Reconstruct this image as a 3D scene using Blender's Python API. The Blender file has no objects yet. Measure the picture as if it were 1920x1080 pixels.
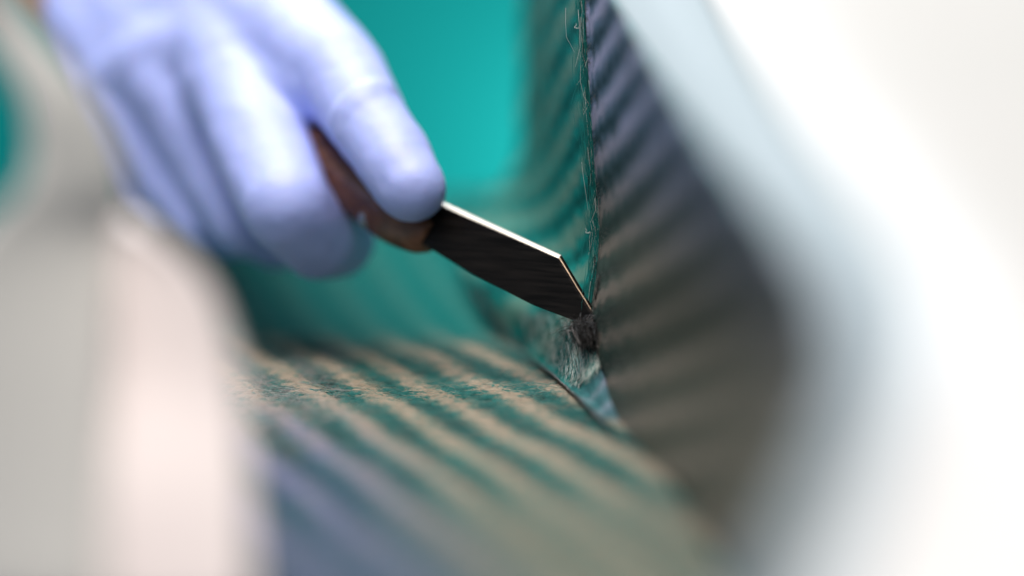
import bpy, bmesh, math, random
import numpy as np
from mathutils import Vector, Matrix
random.seed(7); rng = np.random.default_rng(7)

# ------------------------------------------------------------------ camera, world, lamps, exposure
sc = bpy.context.scene
C = sc.collection
FPX = 100 / 36 * 1920            # focal length in photo pixels
PITCH = math.atan(640 / FPX)
FOC = 0.878                      # metres to the plane of focus
CAM_H = FOC * (math.sin(PITCH) + 200 / FPX * math.cos(PITCH))
cam_d = bpy.data.cameras.new('camera'); cam = bpy.data.objects.new('camera', cam_d); C.objects.link(cam)
cam.location = (0, 0, CAM_H); cam.rotation_euler = (math.pi / 2 - PITCH, 0, 0)
cam_d.lens = 100; cam_d.sensor_width = 36; cam_d.clip_start = 0.02; cam_d.clip_end = 60
cam_d.dof.use_dof = True; cam_d.dof.focus_distance = FOC; cam_d.dof.aperture_fstop = 2.1
sc.camera = cam

w = bpy.data.worlds.new('World'); sc.world = w; w.use_nodes = True
bg = w.node_tree.nodes['Background']; bg.inputs[0].default_value = (0.60, 0.80, 1.0, 1); bg.inputs[1].default_value = 0.27

def area(name, loc, aim, size, power, col):
    d = bpy.data.lights.new(name, 'AREA'); d.shape = 'DISK'; d.size = size; d.energy = power; d.color = col
    o = bpy.data.objects.new(name, d); C.objects.link(o); o.location = loc
    o.rotation_euler = (Vector(aim) - Vector(loc)).to_track_quat('-Z', 'Y').to_euler()
    return o
area('key_lamp', (-0.12, 0.70, 1.2), (-0.05, 0.95, 0.03), 0.8, 22.5, (1.0, 0.91, 0.84))
area('front_fill', (-0.12, -0.45, 1.10), (0.0, 0.8, 0.05), 0.6, 6, (1.0, 0.95, 0.92))  # added fill behind the camera, brightens the flange and left slabs
area('back_fill', (-0.30, 1.75, 1.0), (0.0, 0.85, 0.0), 0.6, 10, (0.86, 0.93, 1.0))  # added fill from behind, lifts the dark rear floor
area('wall_fill', (0.12, 2.10, -0.05), (0.0, 2.3, -0.05), 0.10, 0.9, (1, 1, 0.97))  # added light hidden by the right wall, grades the turquoise background

sc.view_settings.view_transform = 'Standard'; sc.view_settings.look = 'None'
sc.view_settings.exposure = 0; sc.view_settings.gamma = 1
sc.render.engine = 'CYCLES'; sc.cycles.use_denoising = True
sc.cycles.max_bounces = 8

# ------------------------------------------------------------------ helpers
cp, sp = math.cos(PITCH), math.sin(PITCH)
def at(px, py, D):
    """point of the place seen at photo pixel (px, py), D metres away along the view axis"""
    a = (px - 960) / FPX * D; b = (540 - py) / FPX * D
    return Vector((a, D * cp + b * sp, CAM_H + b * cp - D * sp))
def floor_at(px, py):
    D = CAM_H / (sp - (540 - py) / FPX * cp)
    return at(px, py, D)
def mesh_obj(name, verts, faces, mat, parent=None, smooth=True):
    me = bpy.data.meshes.new(name); me.from_pydata([tuple(v) for v in verts], [], faces); me.update()
    if smooth: me.shade_smooth()
    o = bpy.data.objects.new(name, me); C.objects.link(o)
    for m in (mat if isinstance(mat, (list, tuple)) else [mat]): me.materials.append(m)
    if parent: o.parent = parent
    return o
def bm_obj(name, bm, mat, parent=None, smooth=True):
    me = bpy.data.meshes.new(name); bm.normal_update(); bm.to_mesh(me); bm.free()
    if smooth: me.shade_smooth()
    o = bpy.data.objects.new(name, me); C.objects.link(o)
    for m in (mat if isinstance(mat, (list, tuple)) else [mat]): me.materials.append(m)
    if parent: o.parent = parent
    return o
def thing(name, label, cat, loc=(0, 0, 0)):
    o = bpy.data.objects.new(name, None); C.objects.link(o); o.location = loc; o.empty_display_size = 0.02
    o['label'] = label; o['category'] = cat
    return o
def hold(o, parent):
    """parent without moving (parents are only translated)"""
    o.parent = parent; o.matrix_parent_inverse = Matrix.Translation(parent.location).inverted()
    return o
def catmull(P, n):
    """P: (k, ...) control rows -> n samples through all of them"""
    P = np.asarray(P, float); k = len(P)
    E = np.concatenate([[2 * P[0] - P[1]], P, [2 * P[-1] - P[-2]]])
    out = []
    for t in np.linspace(0, k - 1, n):
        i = min(int(t), k - 2); f = t - i
        a, b, c, d = E[i], E[i + 1], E[i + 2], E[i + 3]
        out.append(0.5 * (2 * b + (c - a) * f + (2 * a - 5 * b + 4 * c - d) * f ** 2 + (3 * b - a - 3 * c + d) * f ** 3))
    return np.array(out)
def loft(rows, nu, nv):
    G = np.array([[at(*p) for p in r] for r in rows])          # (R, K, 3)
    G = catmull(G, nv)
    return catmull(G.transpose(1, 0, 2), nu).transpose(1, 0, 2)  # (nv, nu, 3)
def grid_obj(name, G, mat, parent=None, uv=None, attrs=None, thick=None):
    nv, nu = G.shape[:2]
    faces = [(j * nu + i, j * nu + i + 1, (j + 1) * nu + i + 1, (j + 1) * nu + i) for j in range(nv - 1) for i in range(nu - 1)]
    o = mesh_obj(name, G.reshape(-1, 3), faces, mat, parent); me = o.data
    if uv is not None:
        l = me.uv_layers.new(name='weave'); idx = np.empty(len(me.loops), int); me.loops.foreach_get('vertex_index', idx)
        l.data.foreach_set('uv', uv.reshape(-1, 2)[idx].astype(np.float32).ravel())
    for k, v in (attrs or {}).items():
        a = me.attributes.new(k, 'FLOAT', 'POINT'); a.data.foreach_set('value', v.reshape(-1).astype(np.float32))
    if thick:
        m = o.modifiers.new('thickness', 'SOLIDIFY'); m.thickness = thick; m.offset = -1
    return o
def sstep(a, b, x):
    t = np.clip((x - a) / (b - a), 0, 1); return t * t * (3 - 2 * t)

# ------------------------------------------------------------------ materials
def principled(name, col, rough=0.5, metal=0.0, **kw):
    m = bpy.data.materials.new(name); m.use_nodes = True; b = m.node_tree.nodes['Principled BSDF']
    b.inputs['Base Color'].default_value = (*col, 1); b.inputs['Roughness'].default_value = rough; b.inputs['Metallic'].default_value = metal
    for k, v in kw.items(): b.inputs[k].default_value = v
    return m
def N(m, t, **kw):
    n = m.node_tree.nodes.new(t)
    for k, v in kw.items(): setattr(n, k, v)
    return n
def L(m, a, b): m.node_tree.links.new(a, b)
def math_n(m, op, a, b=None, c=None):
    n = N(m, 'ShaderNodeMath', operation=op)
    for i, x in enumerate((a, b, c)):
        if x is None: continue
        if isinstance(x, (int, float)): n.inputs[i].default_value = x
        else: L(m, x, n.inputs[i])
    return n.outputs[0]
def mix_c(m, f, a, b, mode='MIX'):
    n = N(m, 'ShaderNodeMix', data_type='RGBA', blend_type=mode)
    for s, x in ((0, f), (6, a), (7, b)):
        if isinstance(x, (int, float)): n.inputs[s].default_value = x
        elif isinstance(x, tuple): n.inputs[s].default_value = (*x, 1)
        else: L(m, x, n.inputs[s])
    return n.outputs[2]
def mottle(m, scale, amount, bump=0.0):
    """slight tonal variation and fine relief"""
    b = m.node_tree.nodes['Principled BSDF']; tc = N(m, 'ShaderNodeTexCoord')
    n = N(m, 'ShaderNodeTexNoise'); n.inputs['Scale'].default_value = scale; n.inputs['Detail'].default_value = 5
    L(m, tc.outputs['Object'], n.inputs['Vector'])
    hsv = N(m, 'ShaderNodeHueSaturation'); hsv.inputs['Color'].default_value = b.inputs['Base Color'].default_value
    L(m, math_n(m, 'MULTIPLY_ADD', n.outputs['Fac'], amount, 1 - amount / 2), hsv.inputs['Value'])
    L(m, hsv.outputs[0], b.inputs['Base Color'])
    if bump:
        bp = N(m, 'ShaderNodeBump'); bp.inputs['Strength'].default_value = bump; bp.inputs['Distance'].default_value = 0.001
        L(m, n.outputs['Fac'], bp.inputs['Height']); L(m, bp.outputs[0], b.inputs['Normal'])
    return m

TEAL = (0.002, 0.135, 0.122); BEIGE = (0.27, 0.23, 0.175); LILAC_SHEEN = (0.105, 0.125, 0.235)
def cloth(name, teal, tow, lilac, teeth=1.6, tooth_amp=0.22, waver=0.3):
    m = principled(name, teal, 0.6, **{'Specular IOR Level': 0.05}); b = m.node_tree.nodes['Principled BSDF']
    uv = N(m, 'ShaderNodeUVMap', uv_map='weave'); sx = N(m, 'ShaderNodeSeparateXYZ'); L(m, uv.outputs[0], sx.inputs[0])
    nz = N(m, 'ShaderNodeTexNoise'); nz.inputs['Scale'].default_value = 1.3; nz.inputs['Detail'].default_value = 4; L(m, uv.outputs[0], nz.inputs['Vector'])
    # fine threads crossing the tows
    mp = N(m, 'ShaderNodeMapping'); mp.inputs['Scale'].default_value = (3.0, 34.0, 1); L(m, uv.outputs[0], mp.inputs[0])
    th = N(m, 'ShaderNodeTexNoise'); th.inputs['Scale'].default_value = 1.0; th.inputs['Detail'].default_value = 6; th.inputs['Roughness'].default_value = 0.7; L(m, mp.outputs[0], th.inputs['Vector'])
    saw = math_n(m, 'FRACT', math_n(m, 'MULTIPLY', sx.outputs[1], teeth))
    u = math_n(m, 'ADD', sx.outputs[0], math_n(m, 'MULTIPLY', math_n(m, 'SUBTRACT', saw, 0.5), tooth_amp))
    u = math_n(m, 'ADD', u, math_n(m, 'MULTIPLY', math_n(m, 'SUBTRACT', nz.outputs['Fac'], 0.5), waver))
    u = math_n(m, 'ADD', u, math_n(m, 'MULTIPLY', math_n(m, 'SUBTRACT', th.outputs['Fac'], 0.5), 0.24))
    tri = math_n(m, 'ABSOLUTE', math_n(m, 'SUBTRACT', math_n(m, 'FRACT', u), 0.5))
    mr = N(m, 'ShaderNodeMapRange', interpolation_type='SMOOTHSTEP'); mr.inputs['From Min'].default_value = 0.225; mr.inputs['From Max'].default_value = 0.13
    L(m, tri, mr.inputs['Value'])
    vis = N(m, 'ShaderNodeAttribute', attribute_name='tow_amount'); lil = N(m, 'ShaderNodeAttribute', attribute_name='lilac_amount')
    mask = math_n(m, 'MULTIPLY', mr.outputs[0], vis.outputs['Fac'])
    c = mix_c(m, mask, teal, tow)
    lf = math_n(m, 'MULTIPLY', lil.outputs['Fac'], math_n(m, 'MULTIPLY_ADD', nz.outputs['Fac'], 1.0, 0.35))
    lf = math_n(m, 'MINIMUM', lf, 1.0)
    c = mix_c(m, lf, c, mix_c(m, mr.outputs[0], (lilac[0] * .45, lilac[1] * .6, lilac[2] * .6), lilac))
    gap_shade = N(m, 'ShaderNodeMapRange', interpolation_type='SMOOTHSTEP'); gap_shade.inputs['From Min'].default_value = 0.29; gap_shade.inputs['From Max'].default_value = 0.45; L(m, tri, gap_shade.inputs['Value'])
    c = mix_c(m, math_n(m, 'MULTIPLY', math_n(m, 'MULTIPLY', gap_shade.outputs[0], vis.outputs['Fac']), 0.85), c, (0.001, 0.028, 0.030))      # shade in the gaps between the tows, painted into the colour
    wo = N(m, 'ShaderNodeAttribute', attribute_name='greyed_amount'); c = mix_c(m, wo.outputs['Fac'], c, (0.18, 0.158, 0.12))
    hsv = N(m, 'ShaderNodeHueSaturation'); L(m, c, hsv.inputs['Color'])
    L(m, math_n(m, 'MAXIMUM', math_n(m, 'MULTIPLY_ADD', th.outputs['Fac'], 2.8, -0.4), 0.12), hsv.inputs['Value'])
    L(m, hsv.outputs[0], b.inputs['Base Color'])
    bp = N(m, 'ShaderNodeBump'); bp.inputs['Strength'].default_value = 0.6; bp.inputs['Distance'].default_value = 0.0012
    L(m, math_n(m, 'ADD', th.outputs['Fac'], math_n(m, 'MULTIPLY', mr.outputs[0], 0.5)), bp.inputs['Height']); L(m, bp.outputs[0], b.inputs['Normal'])
    return m
M_floor = cloth('woven_floor', TEAL, BEIGE, LILAC_SHEEN, 1.6, 0.24, 0.16)
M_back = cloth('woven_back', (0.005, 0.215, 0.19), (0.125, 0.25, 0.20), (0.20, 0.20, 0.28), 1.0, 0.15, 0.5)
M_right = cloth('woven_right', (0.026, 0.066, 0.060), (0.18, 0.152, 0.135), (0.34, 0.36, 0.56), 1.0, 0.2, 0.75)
M_teal_f = principled('teal_fibre', (0.010, 0.20, 0.18), 0.4)
M_beige_f = principled('beige_fibre', (0.46, 0.37, 0.27), 0.4)
M_pale_f = principled('pale_fibre', (0.6, 0.62, 0.58), 0.35)
M_dark_f = principled('dark_fibre', (0.007, 0.005, 0.004), 0.5)
M_grey_f = principled('grey_fibre', (0.33, 0.30, 0.29), 0.35)
M_white = mottle(principled('white_gelcoat', (0.50, 0.495, 0.485), 0.4), 30, 0.04)
M_blue = mottle(principled('pale_blue_gelcoat', (0.19, 0.24, 0.268), 0.5), 30, 0.05)
M_pink = mottle(principled('warm_white_gelcoat', (0.60, 0.535, 0.52), 0.4), 25, 0.06)
M_grey = mottle(principled('grey_gelcoat', (0.38, 0.378, 0.36), 0.5), 12, 0.12)
M_tool = mottle(principled('tool_surface', (0.05, 0.06, 0.06), 0.5), 20, 0.2)
M_glove = mottle(principled('nitrile', (0.385, 0.455, 0.87), 0.55, **{'Specular IOR Level': 0.7, 'Subsurface Weight': 0.15, 'Subsurface Scale': 0.006}), 160, 0.05, 0.25)
M_skin = mottle(principled('skin', (0.75, 0.40, 0.22), 0.5, **{'Subsurface Weight': 0.2, 'Subsurface Scale': 0.008}), 90, 0.12, 0.2)
M_blade = principled('dark_reflection_steel', (0.010, 0.008, 0.007), 0.22, 0.7)  # polished steel, its dark reflection put into the colour
M_bright = mottle(principled('bright_steel', (0.50, 0.46, 0.40), 0.35, 0.9), 300, 0.2)
M_brass = principled('rivet_steel', (0.30, 0.34, 0.42), 0.25, 1.0)
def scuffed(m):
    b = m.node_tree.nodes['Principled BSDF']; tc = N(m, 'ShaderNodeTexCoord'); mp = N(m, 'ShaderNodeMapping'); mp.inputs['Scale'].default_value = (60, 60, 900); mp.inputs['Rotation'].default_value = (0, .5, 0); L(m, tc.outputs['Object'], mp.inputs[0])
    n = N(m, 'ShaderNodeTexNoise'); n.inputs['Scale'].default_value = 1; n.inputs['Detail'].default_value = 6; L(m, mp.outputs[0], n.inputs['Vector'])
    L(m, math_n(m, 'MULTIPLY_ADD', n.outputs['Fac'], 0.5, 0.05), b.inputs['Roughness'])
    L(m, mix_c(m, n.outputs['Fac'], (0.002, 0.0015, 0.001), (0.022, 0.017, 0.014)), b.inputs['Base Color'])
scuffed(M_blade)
def wood():
    m = principled('dark_wood', (0.11, 0.04, 0.02), 0.25); b = m.node_tree.nodes['Principled BSDF']
    tc = N(m, 'ShaderNodeTexCoord'); mp = N(m, 'ShaderNodeMapping'); mp.inputs['Scale'].default_value = (30, 260, 260); L(m, tc.outputs['Object'], mp.inputs[0])
    n = N(m, 'ShaderNodeTexNoise'); n.inputs['Scale'].default_value = 1; n.inputs['Detail'].default_value = 5; L(m, mp.outputs[0], n.inputs['Vector'])
    L(m, mix_c(m, n.outputs['Fac'], (0.012, 0.005, 0.003), (0.25, 0.095, 0.048)), b.inputs['Base Color'])
    return m
M_wood = wood()
M_wall = mottle(principled('turquoise_paint', (0.004, 0.25, 0.24), 0.6, **{'Specular IOR Level': 0.05}), 1.5, 0.06)
M_table = mottle(principled('table_laminate', (0.30, 0.32, 0.32), 0.6), 8, 0.1)

# ------------------------------------------------------------------ setting
def box(bm, c, s):
    r = bmesh.ops.create_cube(bm, size=1); bmesh.ops.scale(bm, vec=s, verts=r['verts']); bmesh.ops.translate(bm, vec=c, verts=r['verts'])
bm = bmesh.new(); box(bm, (0.0, 2.35, 0.3), (5.0, 0.1, 2.2)); o = bm_obj('wall', bm, M_wall, smooth=False); o['kind'] = 'structure'
bm = bmesh.new(); box(bm, (0.0, 1.0, -0.075), (1.6, 1.6, 0.03)); o = bm_obj('table_top', bm, M_table, smooth=False); o['kind'] = 'structure'

# ------------------------------------------------------------------ the mould
mould = thing('mould', 'smooth pale mould with white flanges framing the green cloth', 'mould', (0, 0.9, -0.06))
bm = bmesh.new(); box(bm, (-0.02, 0.86, -0.035), (0.36, 0.72, 0.05))
hold(bm_obj('bed', bm, M_tool, smooth=False), mould)

# rim of the right wall, photo pixel + distance; the flange folds away to the right from it
RIM = [(1104, -80, .870), (1160, 20, .80), (1245, 160, .71), (1335, 290, .635), (1440, 420, .575), (1542, 560, .52), (1588, 690, .485), (1566, 850, .46), (1460, 1110, .435), (1320, 1400, .41)]
SEAM = [(1098, -80, .878), (1105, 90, .878), (1116, 280, .878), (1127, 450, .880), (1112, 600, .877), (1136, 700, .860), (1172, 815, .812), (1275, 940, .715), (1405, 1130, .60), (1560, 1400, .50)]
rows_a, rows_b = [], []
for k, (x, y, D) in enumerate(RIM):
    rows_a.append([(x + 2, y - 1, D), (x + 35, y - 18, D * .997), (x + 80, y - 36, D * .992), (x + 150, y - 50, D * .985)])
    rows_b.append([(x + 150, y - 50, D * .985), (x + 330, y - 80, D * .97), (x + 620, y - 80, D * .95), (x + 1000, y - 40, D * .91)])
hold(grid_obj('rim', loft(rows_a, 20, 60), M_blue, None, thick=0.003), mould)
hold(grid_obj('flange', loft(rows_b, 24, 60), M_white, None, thick=0.003), mould)

def slab(name, left, right, mat, thick, n=40):
    """smooth upright sheet between two curves"""
    G = loft([[a, tuple((np.array(a) * .65 + np.array(b) * .35)), tuple((np.array(a) * .3 + np.array(b) * .7)), b] for a, b in zip(left, right)], 16, n)
    o = grid_obj(name, G, mat, None, thick=thick)
    bv = o.modifiers.new('soft_edge', 'BEVEL'); bv.width = 0.0012; bv.segments = 2
    return hold(o, mould)
slab('left_web', [(-90, -90, .66), (-45, 40, .66), (45, 200, .65), (40, 350, .64), (-60, 450, .62), (-160, 700, .59), (-200, 1150, .56)],
     [(-25, -90, .67), (40, 60, .67), (158, 200, .665), (215, 340, .66), (200, 480, .655), (190, 720, .62), (190, 1170, .575)], M_grey, 0.004)
slab('left_return', [(175, 370, .672), (178, 440, .665), (184, 540, .655), (184, 720, .635), (186, 900, .605), (190, 1170, .58)],
     [(200, 372, .66), (300, 440, .65), (400, 545, .635), (452, 720, .615), (470, 900, .595), (484, 1170, .57)], M_pink, 0.005)

# ------------------------------------------------------------------ the woven cloth
cloth_t = thing('woven_cloth', 'green and beige striped woven cloth pressed into the mould corner', 'cloth', (0, 0.9, 0))
PITCH_W = 0.0184; ANG = math.radians(17)
# floor
nx, ny = 220, 520
X, Y = np.meshgrid(np.linspace(-0.17, 0.075, nx), np.linspace(0.40, 1.19, ny))
def floor_z(x, y):
    return 0.036 * sstep(1.0, 1.17, y) + 0.0006 * np.sin(x * 90 + y * 23) + 0.0005 * np.sin(y * 61 - x * 40)
def weave_uv(x, y):
    return (x * math.cos(ANG) + y * math.sin(ANG)) / PITCH_W, (y * math.cos(ANG) - x * math.sin(ANG)) / PITCH_W
u, v = weave_uv(X, Y)
proud = sstep(.28, .14, np.abs((u + .22 * ((v * 1.6) % 1 - .5)) % 1 - .5)) * sstep(1.0, .95, Y)      # the light tows stand proud of the dark ground
G = np.stack([X, Y, floor_z(X, Y) + .0017 * proud * (.75 + .35 * np.sin(v * 2 * math.pi * 4.8) * np.cos(u * 2 * math.pi * 3))], -1)
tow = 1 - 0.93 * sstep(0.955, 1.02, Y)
XE = -0.045 + (0.8 - Y) * 0.2; lil = sstep(0.90, 0.74, Y) * sstep(0.02, -0.025, X - XE) * 0.95  # lilac sheen at the front left, painted into the cloth colour
hold(grid_obj('floor_ply', G, M_floor, None, np.stack([u, v], -1), {'tow_amount': tow, 'lilac_amount': lil, 'greyed_amount': sstep(.78, .62, Y) * .38 * (1 - lil)}, 0.0012), cloth_t)  # grey-beige towards the front is the cloth's sheen, painted in

# back wall ply, its foot turning onto the floor
FL = lambda px, py: (px, py, (floor_at(px, py).y - 0) and CAM_H / (sp - (540 - py) / FPX * cp) - 0.002)
rows = [
 [SEAM[0], (1056, -80, .95), (1010, -80, 1.05), (978, -80, 1.13)],
 [SEAM[1], (1058, 90, .95), (1010, 90, 1.05), (978, 90, 1.13)],
 [SEAM[2], (1066, 285, .95), (1012, 290, 1.05), (968, 300, 1.13)],
 [SEAM[3], (1070, 460, .94), (995, 425, 1.04), (900, 380, 1.13)],
 [(1122, 540, .878), (1050, 550, .92), (960, 530, 1.0), (860, 480, 1.07)],
 [SEAM[4], (1075, 612, .888), (1030, 625, .92), FL(955, 645)],
 [(1128, 668, .866), (1105, 680, .868), (1080, 705, .875), FL(1036, 718)],
 [SEAM[5], (1118, 716, .855), (1095, 742, .86), FL(1072, 752)],
 [SEAM[6], (1166, 818, .81), (1158, 822, .805), FL(1150, 824)],
]
def arc_uv(G, a, pu, origin=0.0):
    d = np.concatenate([np.zeros((G.shape[0], 1)), np.cumsum(np.linalg.norm(np.diff(G, axis=1), axis=2), 1)], 1)
    h = np.concatenate([np.zeros((1, G.shape[1])), np.cumsum(np.linalg.norm(np.diff(G, axis=0), axis=2), 0)], 0)
    h = np.repeat(h[:, :1], G.shape[1], 1)
    return np.stack([(h * math.cos(a) + d * math.sin(a)) / pu + origin, (d * math.cos(a) - h * math.sin(a)) / pu], -1), d, h
Gb = loft(rows, 60, 200)
uvb, db, hb = arc_uv(Gb, math.radians(-9), 0.0165)
crease = 0.0007 * np.sin(hb * 300 + 8 * db * 30) * sstep(0.0, 0.01, db) * sstep(.105, .085, hb)
Gb[..., 0] += crease * 0.6
Gb[..., 2] += 0.0026 * sstep(.45, 1, np.linspace(0, 1, 60))[None, :] * sstep(95, 125, np.arange(200))[:, None]   # the free edge lies on top of the floor ply
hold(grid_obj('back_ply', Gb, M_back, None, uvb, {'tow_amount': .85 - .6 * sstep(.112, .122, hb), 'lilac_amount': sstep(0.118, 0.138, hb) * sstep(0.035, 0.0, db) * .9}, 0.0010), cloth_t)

# right wall ply
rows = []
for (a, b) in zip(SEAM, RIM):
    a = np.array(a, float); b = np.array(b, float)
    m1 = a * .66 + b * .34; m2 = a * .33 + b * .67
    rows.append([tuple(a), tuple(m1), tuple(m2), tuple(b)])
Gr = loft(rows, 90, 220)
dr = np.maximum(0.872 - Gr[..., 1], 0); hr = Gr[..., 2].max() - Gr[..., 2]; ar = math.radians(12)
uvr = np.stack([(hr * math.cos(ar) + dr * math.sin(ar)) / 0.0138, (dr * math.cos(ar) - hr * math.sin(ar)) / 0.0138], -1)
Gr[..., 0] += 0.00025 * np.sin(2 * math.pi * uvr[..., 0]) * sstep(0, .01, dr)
lilac_sheen = sstep(0.085, 0.03, hr - 0.05 * dr) * 0.85  # lilac sheen on the upper wall, painted into the cloth colour
hold(grid_obj('right_ply', Gr, M_right, None, uvr, {'tow_amount': np.full(dr.shape, .9), 'lilac_amount': lilac_sheen, 'greyed_amount': .58 * sstep(.045, .095, hr + .06 * dr) * (.35 + .65 * sstep(.0, .12, dr))}, 0.0010), cloth_t)  # brown-grey mixed in towards the bottom

# loose fibres: tens of thousands of hairs, nobody could count them
class Fibres:
    def __init__(s): s.v = []; s.f = []
    def add(s, pts, r):
        n = len(pts); base = len(s.v); t = (pts[-1] - pts[0]).normalized()
        a = t.orthogonal().normalized(); b = t.cross(a)
        for i, p in enumerate(pts):
            rr = r * (1 - 0.6 * i / (n - 1))
            for k in range(3):
                an = k * 2.0944; s.v.append(p + a * (rr * math.cos(an)) + b * (rr * math.sin(an)))
        for i in range(n - 1):
            for k in range(3):
                q = (k + 1) % 3; s.f.append((base + i * 3 + k, base + i * 3 + q, base + i * 3 + 3 + q, base + i * 3 + 3 + k))
    def build(s, name, mat):
        o = mesh_obj(name, s.v, s.f, mat); o['kind'] = 'stuff'; return hold(o, cloth_t)
def tri_mask(x, y):
    u, v = weave_uv(x, y); u += 0.22 * ((v * 1.6) % 1 - 0.5)
    return abs(u % 1 - 0.5)
fb, ft, fl = Fibres(), Fibres(), Fibres()
for _ in range(26000):
    y = random.gauss(0.875, 0.055)
    x = random.uniform(-0.115, 0.045)
    if not 0.72 < y < 1.01: continue
    beige = tri_mask(x, y) < 0.19 + random.gauss(0, .012) and random.random() > sstep(0.955, 1.02, y)
    if beige and random.random() < 0.25: continue
    ln = random.uniform(0.003, 0.008); an = random.gauss(0.15 if beige else -0.1, 0.35) + (math.pi if random.random() < .3 else 0)
    lift = abs(random.gauss(0, 0.0009)) + 0.0003
    p0 = Vector((x, y, float(floor_z(x, y)) - 0.0002))
    d = Vector((math.cos(an), -math.sin(an), 0))
    pts = [p0, p0 + d * ln * .4 + Vector((0, 0, lift)), p0 + d * ln * .75 + Vector((0, 0, lift * .9)), p0 + d * ln + Vector((0, 0, lift * random.uniform(-.2, 1.2)))]
    tgt = fb if beige else ft
    if x < -0.055 and random.random() < 0.5: tgt = fl
    tgt.add(pts, random.uniform(0.00005, 0.0001))
# a few standing wisps at the left of the sharp band
fw = Fibres()
for _ in range(26):
    p = floor_at(random.gauss(495, 22), random.uniform(740, 770)); h = random.uniform(.001, .004)
    fw.add([p, p + Vector((.0015, 0, h)), p + Vector((.004, 0, h * .8)), p + Vector((random.uniform(.004, .008), 0, -.0002))], 0.00006)
fw.build('wisp', M_pale_f)
fb.build('beige_fuzz', M_beige_f); ft.build('teal_fuzz', M_teal_f); fl.build('lilac_fuzz', M_grey_f)

# threads running up the seam
st, sw, sd = Fibres(), Fibres(), Fibres()
seam_c = catmull(np.array([at(*p) for p in SEAM[:5]]), 200)
def seam_pt(t): 
    i = min(max(t, 0), 1) * 199; return Vector(seam_c[int(i)])
for k in range(3000):
    t0 = random.uniform(0, .97); ln = random.uniform(0.02, 0.16)
    ox = random.gauss(.0006, 0.0019); oy = -abs(random.gauss(0, .0012)) - .0008
    pts = [seam_pt(t0 + ln * f) + Vector((ox + random.gauss(0, .00012) + f * random.gauss(0, .0008), oy, 0)) for f in (0, .33, .66, 1)]
    (sw if random.random() < .07 else sd if random.random() < .05 else st).add(pts, random.uniform(.00005, .00012))
for (xa, ya, xb, yb) in ((1102, 20, 1112, 110), (1104, 150, 1130, 300), (1112, 110, 1118, 180)):
    pts = [at(xa + (xb - xa) * f + random.gauss(0, 2), ya + (yb - ya) * f, .8745) for f in (0, .25, .5, .75, 1)]
    sw.add(pts, .00011)
for (x, y) in ((1083, 48), (1102, 432)):   # small loops of yarn
    pts = [at(x + (6 + 4 * math.sin(y + 2 * a)) * math.cos(a), y + 5 * math.sin(a), .872) for a in np.linspace(0.3, 4.2, 9)]
    for q in range(8): sw.add([pts[q], pts[q + 1]], .0001)
# wisps combed down from the knife point over the turned foot of the ply
def on_foot(fr, t):
    j = 100 + int(t * 99); i = int(fr * 59); return Vector(Gb[j, i])
fo, fk, fpale, fcomb = Fibres(), Fibres(), Fibres(), Fibres()
for k in range(1200):
    t = random.uniform(.14, .62); a = random.uniform(0.02, .8)
    ln = random.uniform(.08, .22); b = min(.97, a + ln)
    dt = abs(random.gauss(.085, .03))
    pts = []
    for f in (0, .33, .66, 1):
        p = on_foot(a + (b - a) * f, min(.99, t + dt * f)); pts.append(p + Vector((-.0002, -.0010 - .0008 * math.sin(f * 3.1), .0005)))
    r = random.random()
    (fo if r < .42 else fcomb if r < .92 else fk).add(pts, random.uniform(.00006, .00013))
tip = at(1112, 597, .872)
for k in range(560):     # the dark frayed bunch under the knife point
    s0 = tip + Vector((random.gauss(-.0012, .0022), random.gauss(0, .001), random.gauss(-.002, .001)))
    e = at(1108 + random.gauss(0, 20), 630 + random.gauss(8, 17), .866 + random.gauss(0, .003))
    mid = (s0 + e) * .5 + Vector((random.gauss(-.001, .0015), -.002, .001))
    (fk if random.random() < .95 else fpale).add([s0, mid, e], random.uniform(.0001, .00022))
for k in range(260):     # and up the right wall beside it
    s0 = tip + Vector((random.gauss(.001, .0008), -.001, random.gauss(0, .002)))
    e = at(1128 + random.gauss(0, 10), 545 + random.uniform(-30, 120), .866)
    (fk if random.random() < .7 else fpale).add([s0, (s0 + e) * .5 + Vector((.001, -.001, 0)), e], random.uniform(.0001, .0002))
# cut edge of the ply along the floor
edge = [Vector(Gb[j, 59]) for j in range(110, 200)]
for k in range(420):
    q = random.uniform(0, 1); i = int(q * (len(edge) - 6)); o_ = Vector((random.gauss(-.0002, .0002), -.0008, random.uniform(0, .0007)))
    (fk if random.random() < .6 else fb if False else fpale if random.random() < .25 else fk).add([edge[i] + o_, edge[i + 3] + o_ * .8, edge[i + 5] + o_], random.uniform(.0001, .0002))
ce = Fibres()
for q in range(len(edge) - 4):
    ce.add([edge[q] + Vector((-.0003, -.0004, .0003 + random.gauss(0, .0001))), edge[q + 1] + Vector((-.0003, -.0004, .0004)), edge[q + 3] + Vector((-.0003, -.0004, .0003))], .0007)
ce.build('cut_edge', principled('cut_edge_fibre', (.035, .024, .018), .5))
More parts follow.
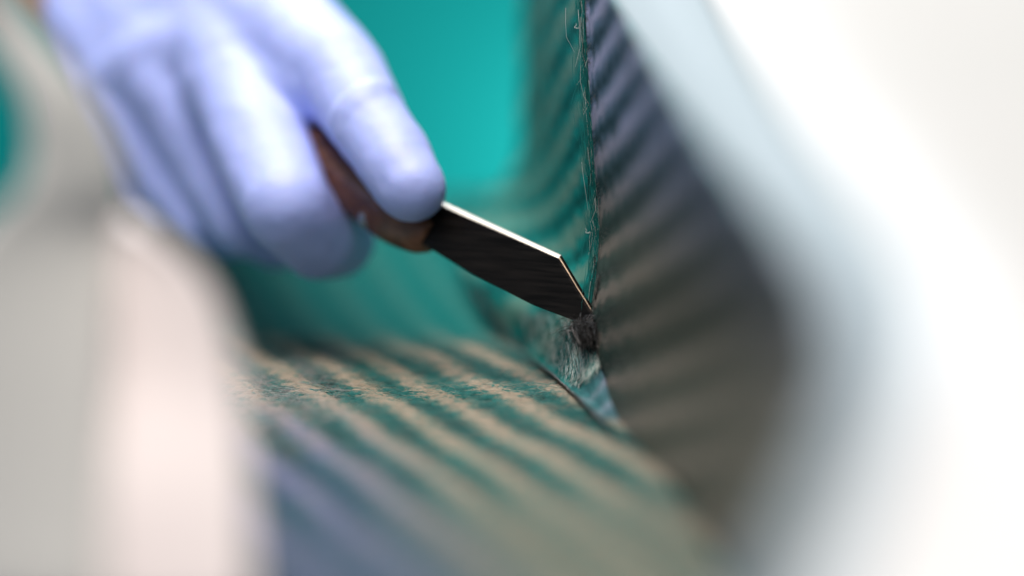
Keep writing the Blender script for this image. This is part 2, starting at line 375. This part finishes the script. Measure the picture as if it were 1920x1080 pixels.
# strands bridging from the seam out over the right wall
fr_, fr2 = Fibres(), Fibres()
for k in range(2600):
    j = random.randint(0, 150); i = int(abs(random.gauss(0, 9))); n_ = random.randint(2, 7)
    if i + n_ > 80: continue
    ph = uvr[j, i, 0] % 1
    pts = [Vector(Gr[max(0, j - int(f * n_ * .5)), i + int(round(n_ * f))]) + Vector((-.0004 - .0006 * math.sin(f * 3.1), -.0003, random.gauss(0, .0003))) for f in (0, .5, 1)]
    if ph >= .5 and j < 95: continue
    (fr_ if ph < .5 else fr2).add(pts, random.uniform(.00008, .00018))
fr_.build('grey_strand', principled('warm_grey_fibre', (.26, .22, .20), .4)); fr2.build('deep_strand', principled('deep_green_fibre', (.02, .05, .045), .4))
fdk = Fibres()
for _ in range(7000):
    y = random.gauss(.87, .06); x = random.uniform(-.115, .045)
    if not .70 < y < .99 or tri_mask(x, y) < .24: continue
    p0 = Vector((x, y, float(floor_z(x, y)) + .0002)); an = random.gauss(-.1, .3); ln = random.uniform(.003, .009); d = Vector((math.cos(an), -math.sin(an), 0))
    fdk.add([p0, p0 + d * ln * .5 + Vector((0, 0, .0004)), p0 + d * ln], random.uniform(.0001, .0002))
fdk.build('deep_fuzz', principled('deep_teal_fibre', (.001, .022, .021), .5))
st.build('seam_thread', M_teal_f); sw.build('white_thread', M_pale_f); sd.build('dark_thread', M_dark_f)
fo.build('combed_fibre', M_teal_f); fk.build('frayed_edge', M_dark_f); fpale.build('pale_fibre', M_grey_f); fcomb.build('pale_combed_fibre', principled('pale_green_fibre', (.50, .53, .49), .35))

# ------------------------------------------------------------------ the scraper
knife = thing('scraper', 'small scraper with black angled blade and dark wooden handle held in gloved hand', 'scraper', at(800, 430, .92))
def plate(name, outline, thick_dir, thick, mat, bevel=0.0004):
    bm = bmesh.new(); vs = [bm.verts.new(p) for p in outline]; f = bm.faces.new(vs)
    r = bmesh.ops.extrude_face_region(bm, geom=[f]); nv = [g for g in r['geom'] if isinstance(g, bmesh.types.BMVert)]
    bmesh.ops.translate(bm, vec=thick_dir * thick, verts=nv); bmesh.ops.recalc_face_normals(bm, faces=bm.faces)
    return bm
S0, S1, T, H = at(790, 368, .918), at(1047, 484, .884), at(1112, 592, .876), at(1076, 603, .877)
B0, B1 = at(780, 452, .914), at(885, 516, .901)
nrm = (S1 - S0).cross(B0 - S0).normalized()
if nrm.y < 0: nrm = -nrm
up_back = (nrm * 0.9 + Vector((0, 0, .75))).normalized()
def on_blade(px, py):
    d = at(px, py, 1) - cam.location; return cam.location + d * ((S0 - cam.location).dot(nrm) / d.dot(nrm))
T = on_blade(1112, 592); out = [S0, S1, T, on_blade(1097, 603), on_blade(1072, 601), on_blade(1000, 574), on_blade(885, 516), B0]
bm = plate('blade', out, up_back, 0.0023, M_blade)
bm.normal_update()
o = bm_obj('blade', bm, [M_blade, M_bright], None, False)
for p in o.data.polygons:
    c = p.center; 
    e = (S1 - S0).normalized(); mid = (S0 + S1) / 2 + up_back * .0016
    if (c - mid).length < 0.006: p.material_index = 1  # spine painted paler, standing in for light from above
bv = o.modifiers.new('ground_edge', 'BEVEL'); bv.width = 0.0005; bv.segments = 2; bv.limit_method = 'ANGLE'
hold(o, knife)
# ground bevel along the slanted front edge, its bronze highlight painted into the colour
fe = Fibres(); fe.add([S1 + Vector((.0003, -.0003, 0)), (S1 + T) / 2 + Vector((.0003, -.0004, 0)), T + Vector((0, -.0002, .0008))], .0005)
nk = Fibres(); nk.add([at(1036, 520, .8835), at(1040, 523, .8835)], .0003); hold(mesh_obj('nick', nk.v, nk.f, M_bright), knife)
hold(mesh_obj('cutting_edge', fe.v, fe.f, mottle(principled('glint_steel', (.36, .27, .19), .3, .9), 400, .4)), knife)
# handle: lofted oval
def lofted(name, stations, mat, n=28):
    """stations: (centre, half_height, half_thickness)"""
    C_ = catmull(np.array([list(c) + [a, b] for c, a, b in stations]), 48)
    ax = Vector(C_[-1, :3] - C_[0, :3]).normalized(); upv = (Vector((0, 0, 1)) - ax * ax.z).normalized(); sd_ = ax.cross(upv)
    vs, fs = [], []
    for c in C_:
        for k in range(n):
            an = 2 * math.pi * k / n; q = abs(math.cos(an)) ** .8 * math.copysign(1, math.cos(an)); r = abs(math.sin(an)) ** .8 * math.copysign(1, math.sin(an))
            vs.append(Vector(c[:3]) + upv * (c[3] * q) + sd_ * (c[4] * r))
    m = len(C_)
    fs = [(j * n + k, j * n + (k + 1) % n, (j + 1) * n + (k + 1) % n, (j + 1) * n + k) for j in range(m - 1) for k in range(n)]
    fs += [tuple(range(n))[::-1], tuple((m - 1) * n + k for k in range(n))]
    return mesh_obj(name, vs, fs, mat)
hs = [(at(400, 170, 1.005), .0085, .007), (at(480, 215, .985), .011, .0085), (at(580, 290, .962), .0105, .008), (at(660, 348, .944), .0088, .0075), (at(735, 402, .928), .0090, .0072), (at(785, 436, .918), .0070, .0058), (at(806, 446, .914), .0052, .0035)]
hold(lofted('handle', hs, M_wood), knife)
for (x, y, D) in ((686, 412, .9345),):
    bm = bmesh.new(); bmesh.ops.create_uvsphere(bm, u_segments=16, v_segments=10, radius=.0028)
    bmesh.ops.scale(bm, vec=(1, .5, 1), verts=bm.verts); bmesh.ops.translate(bm, vec=at(x, y, D - .0055), verts=bm.verts)
    hold(bm_obj('rivet', bm, M_brass), knife)

# ------------------------------------------------------------------ the gloved hand
person = thing('person', 'right hand in pale blue rubber glove gripping the scraper', 'person', at(240, -30, 1.12))
def capsule(bm, a, ra, b, rb, seg=20):
    a, b = Vector(a), Vector(b); d = (b - a); L_ = d.length; q = d.to_track_quat('Z', 'Y').to_matrix().to_4x4()
    rings = []
    prof = [(-math.cos(t) * ra, math.sin(t) * ra) for t in np.linspace(0.15, math.pi / 2, 6)] + [(L_ + math.sin(t) * rb, math.cos(t) * rb) for t in np.linspace(0, math.pi / 2 - .15, 6)]
    M_ = Matrix.Translation(a) @ q
    for z, r in prof: rings.append([bm.verts.new(M_ @ Vector((r * math.cos(2 * math.pi * k / seg), r * math.sin(2 * math.pi * k / seg), z))) for k in range(seg)])
    for i in range(len(rings) - 1):
        for k in range(seg): bm.faces.new((rings[i][k], rings[i][(k + 1) % seg], rings[i + 1][(k + 1) % seg], rings[i + 1][k]))
    bm.faces.new(rings[0][::-1]); bm.faces.new(rings[-1])
def chain(bm, pts):
    for (x, y, D, r), (x2, y2, D2, r2) in zip(pts, pts[1:]):
        capsule(bm, at(x, y, D), r * D / FPX, at(x2, y2, D2), r2 * D2 / FPX)
bm = bmesh.new()
WR = (268, -10, 1.13, 134)
chain(bm, [WR, (430, 20, 1.04, 120), (545, 70, 1.0, 108), (636, 138, .958, 86), (702, 245, .928, 76), (748, 315, .914, 73), (772, 352, .908, 67)])          # thumb
chain(bm, [WR, (300, 30, 1.08, 110), (455, 130, 1.01, 108), (490, 268, .966, 97), (538, 386, .936, 88), (596, 446, .950, 80), (634, 452, .966, 70)])           # index
chain(bm, [(470, 120, 1.01, 100), (545, 160, .982, 84), (614, 165, .960, 74)])                                                                               # web
chain(bm, [WR, (255, 60, 1.085, 104), (325, 165, 1.030, 84), (402, 320, 1.018, 68), (462, 422, 1.000, 62), (525, 450, 1.005, 58), (580, 440, 1.01, 52)])         # middle
chain(bm, [WR, (210, 80, 1.095, 98), (252, 210, 1.050, 76), (322, 345, 1.036, 62), (380, 422, 1.025, 54), (432, 440, 1.03, 50), (480, 420, 1.04, 46)])        # ring
chain(bm, [WR, (180, 90, 1.105, 92), (192, 245, 1.072, 66), (252, 350, 1.058, 56), (305, 400, 1.05, 48), (350, 405, 1.055, 44), (390, 390, 1.06, 42)])        # little
chain(bm, [(330, 50, 1.07, 122), (470, 85, 1.015, 110), (560, 125, .985, 88)])
chain(bm, [(300, 30, 1.09, 124), (420, 60, 1.035, 118), (455, 140, 1.005, 110)])
chain(bm, [(235, 20, 1.11, 122), (335, 110, 1.045, 102)])
chain(bm, [(185, 40, 1.115, 112), (258, 150, 1.062, 90)])
chain(bm, [(440, 140, 1.01, 108), (495, 240, .976, 98)])
chain(bm, [(430, 90, 1.025, 112), (320, 125, 1.038, 100), (245, 165, 1.06, 88), (190, 190, 1.08, 76)])
def fold(bm, c, axis_to, r_px, tube, a0, a1, skew):
    c_ = at(*c); ax_ = (at(*axis_to) - c_).normalized(); view = (cam.location - c_).normalized()
    f_ = (view - ax_ * view.dot(ax_)).normalized(); s_ = ax_.cross(f_); rr = r_px * c[2] / FPX
    P_ = [c_ + (f_ * math.cos(t) + s_ * math.sin(t)) * rr + ax_ * (skew * math.sin(t)) for t in np.linspace(a0, a1, 8)]
    for k_, (a, b) in enumerate(zip(P_, P_[1:])): capsule(bm, a, tube, b, tube, 10)
fold(bm, (688, 222, .932), (748, 315, .914), 74, .0021, -1.2, 1.1, .002)
fold(bm, (698, 238, .9295), (748, 315, .914), 74, .0019, -1.0, 1.0, .003)
fold(bm, (565, 410, .936), (596, 438, .934), 75, .0010, -1.0, 1.0, .001)
glove = bm_obj('glove', bm, M_glove)
r = glove.modifiers.new('one_skin', 'REMESH'); r.mode = 'VOXEL'; r.voxel_size = 0.0012; r.use_smooth_shade = True
s = glove.modifiers.new('soften', 'SMOOTH'); s.factor = 0.5; s.iterations = 20
tx = bpy.data.textures.new('rubber_slack', 'CLOUDS'); tx.noise_scale = .018; tx.noise_depth = 2
dm = glove.modifiers.new('slack_rubber', 'DISPLACE'); dm.texture = tx; dm.texture_coords = 'LOCAL'; dm.strength = .0016; dm.mid_level = .5
hold(glove, person)
# cuff: open sleeve with a rolled bead
ca, cb = at(300, 25, 1.125), at(232, -15, 1.155); ax = (cb - ca).normalized(); e1 = ax.orthogonal().normalized(); e2 = ax.cross(e1)
vs, fs = [], []; nr, n = 14, 48
for j in range(nr):
    f = j / (nr - 1); rad = .0312 + .0015 * f + (.0012 if j == nr - 1 else 0)
    for k in range(n):
        a = 2 * math.pi * k / n; rr = rad + .0008 * math.sin(5 * a + 4 * f) ; vs.append(ca.lerp(cb, f) + e1 * rr * math.cos(a) + e2 * rr * math.sin(a))
fs = [(j * n + k, j * n + (k + 1) % n, (j + 1) * n + (k + 1) % n, (j + 1) * n + k) for j in range(nr - 1) for k in range(n)]
cuff = mesh_obj('cuff', vs, fs, principled('nitrile_cuff', (0.20, 0.32, 0.85), 0.42)); cuff.modifiers.new('film', 'SOLIDIFY').thickness = .0008; hold(cuff, person)
bm = bmesh.new()
chain(bm, [(270, 20, 1.13, 132), (105, -96, 1.20, 148), (-60, -330, 1.31, 146), (-300, -560, 1.41, 170)])
arm = bm_obj('forearm', bm, M_skin)
r = arm.modifiers.new('one_skin', 'REMESH'); r.mode = 'VOXEL'; r.voxel_size = 0.003; r.use_smooth_shade = True
arm.modifiers.new('soften', 'SMOOTH').iterations = 6
hold(arm, person)
